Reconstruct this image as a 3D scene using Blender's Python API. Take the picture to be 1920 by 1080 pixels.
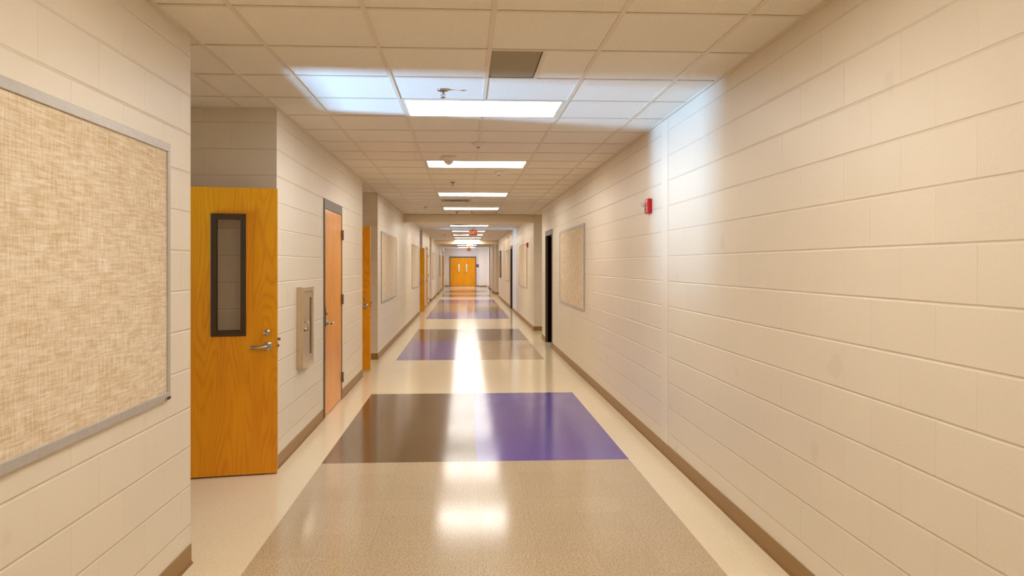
import bpy, bmesh, math, random
from mathutils import Vector, Matrix

random.seed(7)
for o in list(bpy.data.objects):
    bpy.data.objects.remove(o)
SC = bpy.context.scene
COL = SC.collection

# ------------------------------------------------------------------ camera, world, exposure
cam_data = bpy.data.cameras.new('camera')
cam = bpy.data.objects.new('camera', cam_data)
COL.objects.link(cam)
FPX = 1352.9
cam_data.sensor_fit = 'HORIZONTAL'
cam_data.sensor_width = 36.0
cam_data.lens = 36.0 * FPX / 1920.0
cam_data.shift_x = (960 - 942.4) / 1920.0
cam_data.shift_y = -(540 - 497.1) / 1920.0
cam_data.clip_start = 0.05
cam_data.clip_end = 200
cam.location = (0, 0, 1.555)
cam.rotation_euler = (math.radians(90), 0, -0.0526)
SC.camera = cam

world = bpy.data.worlds.new('world')
SC.world = world
world.use_nodes = True
world.node_tree.nodes['Background'].inputs['Color'].default_value = (0.55, 0.72, 1.0, 1)
world.node_tree.nodes['Background'].inputs['Strength'].default_value = 0.0

SC.view_settings.view_transform = 'Standard'
SC.view_settings.look = 'None'
SC.view_settings.gamma = 1.0
SC.view_settings.use_curve_mapping = False
SC.view_settings.exposure = 0.0

LAMP_STRENGTH = 16.8
LAMP_COLOR = (1.0, 0.97, 0.905)
DAY_COLOR = (0.27, 0.56, 1.0)


def area_light(name, loc, direction, sx, sy, power, color, spread=180):
    d = bpy.data.lights.new(name, 'AREA')
    d.shape = 'RECTANGLE'
    d.size, d.size_y = sx, sy
    d.energy = power
    d.color = color
    d.spread = math.radians(spread)
    o = bpy.data.objects.new(name, d)
    COL.objects.link(o)
    o.location = loc
    o.rotation_euler = Vector(direction).to_track_quat('-Z', 'Y').to_euler()
    return o


# daylight that comes through the classroom doorways and the glazed side of the end lobby
area_light('daylight_classroom', (-6.6, 4.06, 0.12), (4.6, 0.8, 5.2), 0.5, 0.45, 720, DAY_COLOR, 82)
area_light('daylight_far_classroom', (-6.6, 23.75, 0.4), (5, 0.0, 3.0), 0.2, 0.4, 170, DAY_COLOR, 90)
area_light('daylight_lobby', (-3.2, 49.6, 1.7), (1, 0, -0.05), 2.6, 2.2, 270, (0.44, 0.51, 1.0))
# the lit room behind the double doors
area_light('light_beyond_end', (-0.1, 53.0, 2.6), (0, 0, -1), 1.2, 0.6, 42, (1.0, 0.93, 0.8))

# ------------------------------------------------------------------ helpers


def lin(r, g, b):
    def f(c):
        c /= 255.0
        return c / 12.92 if c <= 0.04045 else ((c + 0.055) / 1.055) ** 2.4
    return (f(r), f(g), f(b), 1.0)


class MB:
    """Collects shapes into one bmesh; build() links them as one mesh object."""

    def __init__(self):
        self.bm = bmesh.new()
        self.mi = 0

    def _tag(self, faces):
        for f in faces:
            f.material_index = self.mi

    def box(self, x0, x1, y0, y1, z0, z1, bevel=0.0, seg=2):
        if x0 > x1: x0, x1 = x1, x0
        if y0 > y1: y0, y1 = y1, y0
        if z0 > z1: z0, z1 = z1, z0
        vs = [self.bm.verts.new((x, y, z)) for z in (z0, z1) for y in (y0, y1) for x in (x0, x1)]
        idx = [(0, 2, 3, 1), (4, 5, 7, 6), (0, 1, 5, 4), (2, 6, 7, 3), (1, 3, 7, 5), (0, 4, 6, 2)]
        fs = [self.bm.faces.new([vs[i] for i in q]) for q in idx]
        self._tag(fs)
        if bevel > 0:
            es = {e for f in fs for e in f.edges}
            r = bmesh.ops.bevel(self.bm, geom=list(es), offset=bevel, segments=seg, profile=0.5, affect='EDGES')
            self._tag(r['faces'])
        return self

    def quad(self, pts):
        f = self.bm.faces.new([self.bm.verts.new(p) for p in pts])
        f.material_index = self.mi
        return self

    def lathe(self, prof, origin, axis='z', n=32, smooth=True):
        """prof: (radius, height) list from one end to the other."""
        rings = []
        ox, oy, oz = origin
        for r, h in prof:
            ring = []
            for k in range(n):
                a = 2 * math.pi * k / n
                c, s = r * math.cos(a), r * math.sin(a)
                if axis == 'z': p = (ox + c, oy + s, oz + h)
                elif axis == 'y': p = (ox + c, oy + h, oz + s)
                else: p = (ox + h, oy + c, oz + s)
                ring.append(self.bm.verts.new(p))
            rings.append(ring)
        fs = []
        for a, b in zip(rings, rings[1:]):
            for k in range(n):
                f = self.bm.faces.new((a[k], a[(k + 1) % n], b[(k + 1) % n], b[k]))
                f.smooth = smooth
                fs.append(f)
        for ring in (rings[0], rings[-1]):
            fs.append(self.bm.faces.new(ring))
        self._tag(fs)
        return self

    def tube(self, pts, radii, n=14, flat=1.0):
        """A swept tube through pts; flat squashes the section along world z."""
        pts = [Vector(p) for p in pts]
        if not isinstance(radii, (list, tuple)): radii = [radii] * len(pts)
        rings = []
        for i, p in enumerate(pts):
            t = (pts[min(i + 1, len(pts) - 1)] - pts[max(i - 1, 0)]).normalized()
            up = Vector((0, 0, 1)) if abs(t.z) < 0.9 else Vector((1, 0, 0))
            u = t.cross(up).normalized()
            v = u.cross(t).normalized()
            rings.append([self.bm.verts.new(p + radii[i] * (math.cos(2 * math.pi * k / n) * u + flat * math.sin(2 * math.pi * k / n) * v)) for k in range(n)])
        fs = []
        for a, b in zip(rings, rings[1:]):
            for k in range(n):
                f = self.bm.faces.new((a[k], a[(k + 1) % n], b[(k + 1) % n], b[k]))
                f.smooth = True
                fs.append(f)
        for ring in (rings[0], rings[-1]):
            fs.append(self.bm.faces.new(ring))
        self._tag(fs)
        return self

    def build(self, name, mats, parent=None, loc=None, rotz=None):
        bmesh.ops.recalc_face_normals(self.bm, faces=self.bm.faces)
        me = bpy.data.meshes.new(name)
        self.bm.to_mesh(me)
        self.bm.free()
        if not isinstance(mats, (list, tuple)): mats = [mats]
        for m in mats: me.materials.append(m)
        o = bpy.data.objects.new(name, me)
        COL.objects.link(o)
        if parent is not None: o.parent = parent
        if loc is not None: o.location = loc
        if rotz is not None: o.rotation_euler = (0, 0, rotz)
        return o


def thing(name, label, cat, loc=(0, 0, 0), rotz=0.0, group=None):
    o = bpy.data.objects.new(name, None)
    COL.objects.link(o)
    o.empty_display_size = 0.1
    o.location = loc
    o.rotation_euler = (0, 0, rotz)
    o['label'] = label
    o['category'] = cat
    if group: o['group'] = group
    return o


def struct_empty(name, loc=(0, 0, 0), rotz=0.0):
    o = bpy.data.objects.new(name, None)
    COL.objects.link(o)
    o.empty_display_size = 0.1
    o.location = loc
    o.rotation_euler = (0, 0, rotz)
    o['kind'] = 'structure'
    return o


def struct(name, mb, mats):
    o = mb.build(name, mats)
    o['kind'] = 'structure'
    return o


def copy_tree(root, label, loc, rotz=None):
    r = root.copy()
    COL.objects.link(r)
    r.location = loc
    if rotz is not None: r.rotation_euler = (0, 0, rotz)
    r['label'] = label
    for ch in list(root.children):
        c = ch.copy()
        COL.objects.link(c)
        c.parent = r
        for g in list(ch.children):
            d = g.copy()
            COL.objects.link(d)
            d.parent = c
    return r


# ------------------------------------------------------------------ node helpers
class NT:
    def __init__(self, name):
        self.m = bpy.data.materials.new(name)
        self.m.use_nodes = True
        self.t = self.m.node_tree
        self.b = self.t.nodes['Principled BSDF']

    def n(self, typ, **kw):
        nd = self.t.nodes.new(typ)
        for k, v in kw.items(): setattr(nd, k, v)
        return nd

    def L(self, a, b):
        self.t.links.new(a, b)

    def math(self, op, a, b=None, c=None):
        nd = self.n('ShaderNodeMath', operation=op)
        for i, v in enumerate((a, b, c)):
            if v is None: continue
            if isinstance(v, (int, float)): nd.inputs[i].default_value = v
            else: self.L(v, nd.inputs[i])
        return nd.outputs[0]

    def noise(self, vec, scale, detail=2.0, rough=0.5, dist=0.0):
        nd = self.n('ShaderNodeTexNoise')
        nd.inputs['Scale'].default_value = scale
        nd.inputs['Detail'].default_value = detail
        nd.inputs['Roughness'].default_value = rough
        nd.inputs['Distortion'].default_value = dist
        if vec is not None: self.L(vec, nd.inputs['Vector'])
        return nd.outputs['Fac']

    def ramp(self, fac, stops):
        nd = self.n('ShaderNodeValToRGB')
        el = nd.color_ramp.elements
        while len(el) < len(stops): el.new(0.5)
        for e, (p, c) in zip(el, stops):
            e.position = p
            e.color = c
        self.L(fac, nd.inputs[0])
        return nd.outputs['Color']

    def mix(self, fac, a, b, blend='MIX'):
        nd = self.n('ShaderNodeMix', data_type='RGBA', blend_type=blend)
        for key, v in ((0, fac), (6, a), (7, b)):
            if isinstance(v, (int, float)): nd.inputs[key].default_value = v
            elif isinstance(v, tuple): nd.inputs[key].default_value = v
            else: self.L(v, nd.inputs[key])
        return nd.outputs[2]

    def mapped(self, vec, scale):
        nd = self.n('ShaderNodeMapping')
        nd.inputs['Scale'].default_value = scale
        self.L(vec, nd.inputs['Vector'])
        return nd.outputs[0]

    def bump(self, height, dist, strength=1.0, normal=None):
        nd = self.n('ShaderNodeBump')
        nd.inputs['Strength'].default_value = strength
        nd.inputs['Distance'].default_value = dist
        self.L(height, nd.inputs['Height'])
        if normal is not None: self.L(normal, nd.inputs['Normal'])
        return nd.outputs[0]

    def pos(self):
        return self.n('ShaderNodeNewGeometry').outputs['Position']

    def objco(self):
        return self.n('ShaderNodeTexCoord').outputs['Object']

    def set(self, **kw):
        for k, v in kw.items(): self.b.inputs[k.replace('_', ' ')].default_value = v


def plain(name, col, rough=0.5, metal=0.0, spec=0.5, coat=0.0, noise_amt=0.0, bump=0.0):
    t = NT(name)
    t.set(Base_Color=col, Roughness=rough, Metallic=metal)
    t.b.inputs['Specular IOR Level'].default_value = spec
    t.b.inputs['Coat Weight'].default_value = coat
    t.b.inputs['Coat Roughness'].default_value = 0.12
    v = t.noise(t.objco(), 35.0, 3)
    amt = noise_amt or 0.05
    d = tuple(c * (1 - amt) for c in col[:3]) + (1,)
    l = tuple(min(1, c * (1 + amt)) for c in col[:3]) + (1,)
    t.L(t.ramp(v, [(0.3, d), (0.7, l)]), t.b.inputs['Base Color'])
    if bump: t.L(t.bump(v, bump), t.b.inputs['Normal'])
    return t.m


WALL = lin(236, 223, 202)
CH = 0.2032   # course height
BL = 0.4064   # block length


def block_mat(name, axis, phase_odd):
    """Painted concrete block; joints are tooled grooves (bump) set out in world space."""
    t = NT(name)
    sep = t.n('ShaderNodeSeparateXYZ')
    P = t.pos()
    t.L(P, sep.inputs[0])
    s = sep.outputs[axis]
    z = sep.outputs['Z']
    row = t.math('DIVIDE', z, CH)
    rf = t.math('FLOOR', row)
    odd = t.math('MODULO', rf, 2.0)
    off = t.math('MULTIPLY', t.math('SUBTRACT', 1.0, odd), CH)
    u = t.math('DIVIDE', t.math('SUBTRACT', t.math('SUBTRACT', s, phase_odd), off), BL)
    # distance (m) to the nearest joint
    du = t.math('MULTIPLY', t.math('PINGPONG', u, 0.5), BL)
    dz = t.math('MULTIPLY', t.math('PINGPONG', row, 0.5), CH)
    def groove(d, w):
        nd = t.n('ShaderNodeMapRange', interpolation_type='SMOOTHSTEP')
        t.L(d, nd.inputs['Value'])
        nd.inputs['From Min'].default_value = w * 0.15
        nd.inputs['From Max'].default_value = w
        return nd.outputs[0]
    wob = t.noise(t.mapped(P, (3, 3, 3)), 1.0, 2)
    # head joints are partly filled with paint, more in some places than in others
    hj = t.math('SUBTRACT', 1.0, t.math('MULTIPLY', t.math('SUBTRACT', 1.0, groove(du, 0.0045)), t.math('ADD', 0.12, t.math('MULTIPLY', wob, 0.55))))
    bj = groove(dz, 0.0075)
    h = t.math('MINIMUM', hj, bj)
    pores = t.noise(P, 260.0, 3, 0.6)
    fine = t.noise(P, 90.0, 3, 0.6)
    rgh = t.math('ADD', t.math('MULTIPLY', pores, 0.5), t.math('MULTIPLY', fine, 0.5))
    b1 = t.bump(rgh, 0.0018, 0.75)
    b2 = t.bump(h, 0.0027, 1.0, b1)
    t.L(b2, t.b.inputs['Normal'])
    # colour: even paint, each block very slightly its own tone, joints slightly darker
    comb = t.n('ShaderNodeCombineXYZ')
    t.L(t.math('FLOOR', u), comb.inputs[0])
    t.L(rf, comb.inputs[1])
    wn = t.n('ShaderNodeTexWhiteNoise', noise_dimensions='3D')
    t.L(comb.outputs[0], wn.inputs['Vector'])
    f = 0.975
    base = t.mix(wn.outputs['Value'], WALL, tuple(c * f for c in WALL[:3]) + (1,))
    big = t.noise(P, 1.3, 2)
    base = t.mix(t.math('MULTIPLY', big, 0.25), base, lin(226, 208, 182))
    spots = t.noise(P, 5.0, 0)
    sp = t.ramp(spots, [(0.80, (0, 0, 0, 1)), (0.84, (1, 1, 1, 1))])
    base = t.mix(t.math('MULTIPLY', sp, 0.10), base, lin(165, 140, 112))
    jc = t.math('MULTIPLY', t.math('SUBTRACT', 1.0, h), 0.10)
    base = t.mix(jc, base, lin(190, 160, 125))
    t.L(base, t.b.inputs['Base Color'])
    t.set(Roughness=0.36)
    t.b.inputs['Specular IOR Level'].default_value = 0.45
    return t.m


M = {}
M['block_L1'] = block_mat('painted_block_left_near', 'Y', 3.313)
M['block_L2'] = block_mat('painted_block_left', 'Y', 6.345)
M['block_R'] = block_mat('painted_block_right', 'Y', 2.226)
M['block_X'] = block_mat('painted_block_cross', 'X', -1.568)
M['paint'] = plain('smooth_wall_paint', WALL, 0.4, noise_amt=0.02)
M['beam_paint'] = plain('beam_paint', lin(236, 218, 186), 0.5, noise_amt=0.02)
M['dark_room'] = plain('unlit_room_shade', lin(34, 26, 20), 0.9)  # darkness of the unlit rooms is put into the wall colour


def floor_mat(name, base, dark, light, amount=0.5, scale=150):
    t = NT(name)
    P = t.pos()
    sep = t.n('ShaderNodeSeparateXYZ')
    t.L(P, sep.inputs[0])
    v1 = t.noise(t.mapped(P, (1, 1, 1)), scale, 3, 0.7)
    v2 = t.noise(P, scale * 0.45, 2, 0.6)
    c = t.mix(t.ramp(v1, [(0.52, (0, 0, 0, 1)), (0.64, (1, 1, 1, 1))]), base, light)
    c = t.mix(t.math('MULTIPLY', t.ramp(v2, [(0.50, (0, 0, 0, 1)), (0.62, (1, 1, 1, 1))]), amount), c, dark)
    # 12 inch tile joints and a very small tone shift from tile to tile
    TL = 0.3048
    ux = t.math('DIVIDE', t.math('SUBTRACT', sep.outputs['X'], 0.097), TL)
    uy = t.math('DIVIDE', t.math('SUBTRACT', sep.outputs['Y'], 5.72), TL)
    dx = t.math('MULTIPLY', t.math('PINGPONG', ux, 0.5), TL)
    dy = t.math('MULTIPLY', t.math('PINGPONG', uy, 0.5), TL)
    d = t.math('MINIMUM', dx, dy)
    jn = t.math('LESS_THAN', d, 0.0007)
    comb = t.n('ShaderNodeCombineXYZ')
    t.L(t.math('FLOOR', ux), comb.inputs[0])
    t.L(t.math('FLOOR', uy), comb.inputs[1])
    wn = t.n('ShaderNodeTexWhiteNoise', noise_dimensions='3D')
    t.L(comb.outputs[0], wn.inputs['Vector'])
    c = t.mix(t.math('MULTIPLY', wn.outputs['Value'], 0.07), c, dark)
    c = t.mix(t.math('MULTIPLY', jn, 0.35), c, dark)
    t.L(c, t.b.inputs['Base Color'])
    wax = t.noise(t.mapped(P, (1, 0.35, 1)), 9.0, 2)
    nd = t.n('ShaderNodeMapRange')
    t.L(wax, nd.inputs['Value'])
    nd.inputs['To Min'].default_value = 0.11
    nd.inputs['To Max'].default_value = 0.165
    t.L(nd.outputs[0], t.b.inputs['Roughness'])
    t.L(t.bump(wax, 0.0003, 0.4), t.b.inputs['Normal'])
    t.b.inputs['IOR'].default_value = 1.5
    t.b.inputs['Specular IOR Level'].default_value = 0.36
    return t.m


M['f_cream'] = floor_mat('cream_vinyl_tile', lin(238, 220, 186), lin(212, 188, 148), lin(246, 232, 204), 0.35, 170)
M['f_beige'] = floor_mat('speckled_beige_vinyl_tile', lin(200, 176, 142), lin(122, 94, 58), lin(226, 208, 180), 0.6, 250)
M['f_brown'] = floor_mat('brown_vinyl_tile', lin(112, 84, 52), lin(84, 62, 38), lin(132, 104, 70), 0.5, 140)
M['f_purple'] = floor_mat('purple_vinyl_tile', lin(100, 80, 162), lin(84, 64, 142), lin(118, 100, 178), 0.5, 140)
M['f_tan'] = floor_mat('tan_vinyl_tile', lin(186, 158, 120), lin(158, 130, 94), lin(204, 178, 142), 0.5, 140)


def ceiling_tile_mat():
    t = NT('mineral_ceiling_tile')
    P = t.pos()
    v = t.noise(P, 210.0, 3, 0.7)
    c = t.ramp(v, [(0.34, lin(222, 206, 182)), (0.45, lin(245, 236, 220)), (0.7, lin(250, 243, 229))])
    t.L(c, t.b.inputs['Base Color'])
    t.L(t.bump(v, 0.0015, 0.6), t.b.inputs['Normal'])
    t.set(Roughness=0.9)
    t.b.inputs['Specular IOR Level'].default_value = 0.2
    return t.m


M['tile'] = ceiling_tile_mat()
M['tee'] = plain('ceiling_tee_enamel', lin(232, 218, 196), 0.45, noise_amt=0.02)
M['void'] = plain('ceiling_void', lin(48, 36, 24), 0.9)  # dark cap colour stands in for the unlit space above the tiles
M['base'] = plain('rubber_cove_base', lin(154, 116, 66), 0.45, noise_amt=0.04)
M['frame_dark'] = plain('bronze_frame_paint', lin(86, 62, 36), 0.42, spec=0.9)
M['lite_frame'] = plain('dark_lite_frame', lin(74, 52, 20), 0.55, spec=0.25)
M['alu'] = plain('satin_aluminium', lin(190, 182, 172), 0.42, metal=0.2)
M['chrome'] = plain('satin_chrome', lin(190, 180, 165), 0.22, metal=1.0)
M['hinge'] = plain('hinge_steel', lin(150, 138, 120), 0.35, metal=0.9)
M['black'] = plain('black_plastic', lin(22, 18, 15), 0.4)
M['white_plastic'] = plain('white_plastic', lin(232, 222, 204), 0.45)
M['red'] = plain('red_enamel', lin(200, 18, 16), 0.3, spec=0.4)
M['red_letters'] = plain('white_letter_paint', lin(238, 228, 210), 0.5)
M['steel'] = plain('brushed_stainless', lin(214, 194, 164), 0.24, metal=0.85, noise_amt=0.03)
M['panel_grey'] = plain('olive_grey_panel', lin(160, 146, 116), 0.6, noise_amt=0.02)
M['dark_door'] = plain('unlit_door_shade', lin(12, 4, 3), 0.8, spec=0.05)  # near-black colour stands in for a leaf no light reaches
M['sign_brown'] = plain('brown_sign_plastic', lin(60, 42, 30), 0.4)


def glass_mat(name, tint=(0.9, 0.95, 0.93, 1)):
    t = NT(name)
    t.set(Base_Color=tint, Roughness=0.0)
    t.b.inputs['Transmission Weight'].default_value = 1.0
    t.b.inputs['IOR'].default_value = 1.45
    out = t.t.nodes['Material Output']
    # thin pane: straight-through light with a mirror film on top
    tr = t.n('ShaderNodeBsdfTransparent')
    tr.inputs[0].default_value = tint
    gl = t.n('ShaderNodeBsdfGlossy')
    gl.inputs['Roughness'].default_value = 0.02
    fr = t.n('ShaderNodeFresnel')
    fr.inputs[0].default_value = 1.45
    mx = t.n('ShaderNodeMixShader')
    t.L(fr.outputs[0], mx.inputs[0])
    t.L(tr.outputs[0], mx.inputs[1])
    t.L(gl.outputs[0], mx.inputs[2])
    t.L(mx.outputs[0], out.inputs['Surface'])
    return t.m


M['glass'] = glass_mat('door_glass', (0.97, 0.95, 0.90, 1))
M['glass_clear'] = glass_mat('clear_glass')
M['glass_dark'] = plain('dark_cabinet_glass', lin(10, 8, 6), 0.08, spec=0.5)


def emit_mat(name, col, strength, base=(0.9, 0.9, 0.88, 1)):
    t = NT(name)
    t.set(Base_Color=base, Roughness=0.5)
    t.b.inputs['Emission Color'].default_value = tuple(col[:3]) + (1,)
    t.b.inputs['Emission Strength'].default_value = strength
    return t.m


M['diffuser'] = emit_mat('lit_diffuser', LAMP_COLOR, LAMP_STRENGTH)
M['exit_red'] = emit_mat('exit_red_face', lin(205, 8, 8), 0.35, lin(165, 6, 6))
M['exit_letter'] = emit_mat('exit_letter', lin(255, 215, 130), 0.35, lin(235, 200, 140))


def wood_mat(name, seed, dark, mid, light):
    t = NT(name)
    co = t.objco()
    mp = t.n('ShaderNodeMapping')
    mp.inputs['Scale'].default_value = (4.4, 4.4, 0.46)
    mp.inputs['Location'].default_value = (seed, seed * 0.7, seed * 0.3)
    t.L(co, mp.inputs['Vector'])
    big = t.noise(mp.outputs[0], 1.0, 1.5, 0.45, 0.25)
    rings = t.math('FRACT', t.math('MULTIPLY', big, 30.0))
    rings = t.math('PINGPONG', rings, 0.5)
    rings = t.math('MINIMUM', t.math('MULTIPLY', rings, 3.2), 1.0)
    fibre = t.noise(t.mapped(co, (220, 220, 5)), 1.0, 3, 0.6)
    cloud = t.noise(t.mapped(co, (5, 5, 1.2)), 1.0, 2)
    f = t.math('ADD', t.math('MULTIPLY', rings, 0.14), t.math('MULTIPLY', fibre, 0.34))
    f = t.math('ADD', f, t.math('MULTIPLY', cloud, 0.45))
    c = t.ramp(f, [(0.25, dark), (0.5, mid), (0.78, light)])
    t.L(c, t.b.inputs['Base Color'])
    t.set(Roughness=0.4)
    t.b.inputs['Specular IOR Level'].default_value = 0.25
    t.b.inputs['Coat Weight'].default_value = 0.35
    t.b.inputs['Coat Roughness'].default_value = 0.16
    return t.m


M['wood'] = wood_mat('maple_veneer', 2.3, lin(212, 122, 0), lin(238, 153, 0), lin(250, 170, 5))
M['wood_edge'] = plain('maple_edge_band', lin(206, 130, 52), 0.4)


def fabric_mat():
    t = NT('burlap_fabric')
    P = t.pos()
    a = t.noise(t.mapped(P, (9, 9, 105)), 1.0, 4, 0.75)
    b = t.noise(t.mapped(P, (110, 110, 10)), 1.0, 4, 0.75)
    c = t.noise(t.mapped(P, (9, 9, 16)), 1.0, 3, 0.7)
    f = t.math('ADD', t.math('MULTIPLY', a, 0.42), t.math('MULTIPLY', b, 0.38))
    f = t.math('ADD', f, t.math('ADD', 0.045, t.math('MULTIPLY', c, 0.15)))
    col = t.ramp(f, [(0.37, lin(192, 162, 122)), (0.51, lin(224, 202, 170)), (0.66, lin(248, 238, 220))])
    t.L(col, t.b.inputs['Base Color'])
    t.L(t.bump(f, 0.002, 0.6), t.b.inputs['Normal'])
    t.set(Roughness=0.95)
    t.b.inputs['Specular IOR Level'].default_value = 0.1
    return t.m


M['fabric'] = fabric_mat()

# ------------------------------------------------------------------ the building
CZ = 2.747            # ceiling height (underside of the grid)
TOP = 2.82
XL, XR = -1.43, 1.64  # corridor faces
AL, AR = -2.35, 2.55  # back of the door alcoves
TH = 0.20
Y0, YE = -4.0, 51.8


def wall_along_y(name, xface, side, y0, y1, mat, openings=()):
    """Wall whose visible face is x = xface; body goes away from the corridor. openings: (ya, yb, za, zb)."""
    m = MB()
    xb = xface + side * TH
    ys = y0
    for ya, yb, za, zb in sorted(openings):
        m.box(xface, xb, ys, ya, 0, TOP)
        if za > 0: m.box(xface, xb, ya, yb, 0, za)
        m.box(xface, xb, ya, yb, zb, TOP)
        ys = yb
    m.box(xface, xb, ys, y1, 0, TOP)
    return struct(name, m, mat)


def wall_along_x(name, x0, x1, yface, mat, th=TH, openings=()):
    m = MB()
    xs = x0
    for xa, xb, za, zb in sorted(openings):
        m.box(xs, xa, yface, yface + th, 0, TOP)
        m.box(xa, xb, yface, yface + th, zb, TOP)
        xs = xb
    m.box(xs, x1, yface, yface + th, 0, TOP)
    return struct(name, m, mat)


# left side, near to far; each run turns back into a door alcove
wall_along_y('wall_left', XL, -1, Y0, 3.85, M['block_L1'])
wall_along_x('wall_left_return', AL - TH, XL - TH, 3.65, M['block_X'])
wall_along_y('wall_left_alcove', AL, -1, 3.85, 5.58, M['block_L1'], [(4.36, 5.28, 0, 2.14)])
wall_along_x('wall_left_facing', AL - TH, XL - TH, 5.58, M['block_X'])
wall_along_y('wall_left_middle', XL, -1, 5.58, 10.2, M['block_L2'], [(7.44, 8.45, 0, 2.14)])
wall_along_x('wall_left_return_second', AL - TH, XL - TH, 10.0, M['block_X'])
wall_along_y('wall_left_alcove_second', AL, -1, 10.2, 11.98, M['block_L2'], [(10.70, 11.63, 0, 2.14)])
wall_along_x('wall_left_facing_second', AL - TH, XL - TH, 11.98, M['block_X'])
wall_along_y('wall_left_boards', XL, -1, 11.98, 23.12, M['block_L2'])
wall_along_x('wall_left_return_third', AL - TH, XL - TH, 22.92, M['block_X'])
wall_along_y('wall_left_alcove_third', AL, -1, 23.12, 24.57, M['block_L2'], [(23.30, 24.22, 0, 2.14)])
wall_along_x('wall_left_facing_third', AL - TH, XL - TH, 24.57, M['block_X'])
wall_along_y('wall_left_far', XL, -1, 24.57, 29.6, M['block_L2'], [(26.81, 28.06, 0, 2.14)])
wall_along_x('wall_left_return_fourth', AL - TH, XL - TH, 29.4, M['block_X'])
wall_along_y('wall_left_alcove_fourth', AL, -1, 29.6, 31.2, M['block_L2'])
wall_along_x('wall_left_facing_fourth', AL - TH, XL - TH, 31.2, M['block_X'])
wall_along_y('wall_left_end', XL, -1, 31.2, 46.7, M['block_L2'])
wall_along_x('wall_left_return_fifth', AL - TH, XL - TH, 46.5, M['block_X'])
wall_along_y('wall_left_alcove_fifth', AL, -1, 46.7, 48.0, M['block_L2'])
wall_along_x('wall_left_facing_fifth', AL - TH, XL - TH, 48.0, M['block_X'])
wall_along_y('wall_left_lobby', XL, -1, 48.0, YE, M['paint'], [(48.4, 51.4, 0.1, 2.5)])
# right side
wall_along_y('wall_right', XR, 1, Y0, 15.25, M['block_R'], [(13.48, 14.50, 0, 2.14)])
wall_along_x('wall_right_return', XR + TH, AR + TH, 15.05, M['block_X'])
wall_along_y('wall_right_alcove', AR, 1, 15.25, 17.05, M['block_R'])
wall_along_x('wall_right_facing', XR + TH, AR + TH, 17.05, M['block_X'])
wall_along_y('wall_right_middle', XR, 1, 17.05, 34.6, M['block_R'], [(24.76, 25.76, 0, 2.14)])
wall_along_x('wall_right_return_second', XR + TH, AR + TH, 34.4, M['block_X'])
wall_along_y('wall_right_alcove_second', AR, 1, 34.6, 38.6, M['block_R'])
wall_along_x('wall_right_facing_second', XR + TH, AR + TH, 38.6, M['block_X'])
wall_along_y('wall_right_end', XR, 1, 38.6, YE, M['block_R'])
# both ends of the corridor
wall_along_x('wall_end', AL - TH, AR + TH, YE, M['block_X'], openings=[(-1.06, 0.80, 0, 2.16)])
wall_along_x('wall_behind', AL - TH, AR + TH, Y0 - TH, M['block_X'])
# pilasters and the wall piece beside the end doors
mb = MB().box(XL, XL + 0.05, 38.7, 39.1, 0, CZ, 0.004)
struct('trim_1', mb, M['paint'])
mb = MB().box(XR - 0.08, XR, 40.4, 40.8, 0, CZ, 0.004)
struct('trim_2', mb, M['paint'])
mb = MB().box(XR - 0.06, XR, 46.9, 47.2, 0, CZ, 0.004)
struct('trim_3', mb, M['paint'])
mb = MB().box(1.04, XR, 51.1, YE, 0, CZ)
struct('wall_end_side', mb, M['paint'])
# smooth vertical control joint on the right wall
mb = MB().box(XR - 0.003, XR, 5.745, 5.93, 0.1, CZ - 0.01, 0.001)
struct('trim_4', mb, M['paint'])
# dropped beams across the corridor
for i, (yb, x1) in enumerate(((17.06, AR), (35.0, AR))):
    mb = MB().box(XL, XR + (0.0 if i == 0 else 0.0), yb, yb + 0.3, 2.575, CZ - 0.001)
    struct('trim_%d' % (5 + i), mb, M['beam_paint'])
mb = MB().box(XR, AR, 17.0, 17.05, 2.575, CZ - 0.001)
struct('trim_7', mb, M['beam_paint'])
mb = MB().box(XR, AR, 35.0, 35.3, 2.575, CZ - 0.001)
struct('trim_8', mb, M['beam_paint'])

mb = MB().box(XL, XR, 46.7, 46.78, 2.715, CZ - 0.001)
struct('trim_9', mb, M['beam_paint'])

# rooms behind the openings
def room(name, x0, x1, y0, y1, mat, skip=None):
    m = MB()
    t = 0.1
    if skip != 'x0': m.box(x0 - t, x0, y0, y1, 0, TOP)
    if skip != 'x1': m.box(x1, x1 + t, y0, y1, 0, TOP)
    m.box(x0, x1, y0 - t, y0, 0, TOP)
    m.box(x0, x1, y1, y1 + t, 0, TOP)
    return struct(name, m, mat)


room('wall_classroom', -9.0, AL - TH, 1.6, 8.6, M['paint'], 'x1')
room('wall_classroom_second', -9.0, AL - TH, 9.6, 14.6, M['paint'], 'x1')
room('wall_classroom_third', -9.0, AL - TH, 21.0, 26.0, M['paint'], 'x1')
room('wall_store', XR + TH, 4.6, 13.2, 15.0, M['dark_room'], 'x0')
room('wall_store_second', XR + TH, 4.6, 24.2, 26.6, M['dark_room'], 'x0')
room('wall_lobby_outside', -3.3, XL - TH, 48.3, 51.7, M['paint'], 'x1')

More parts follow.
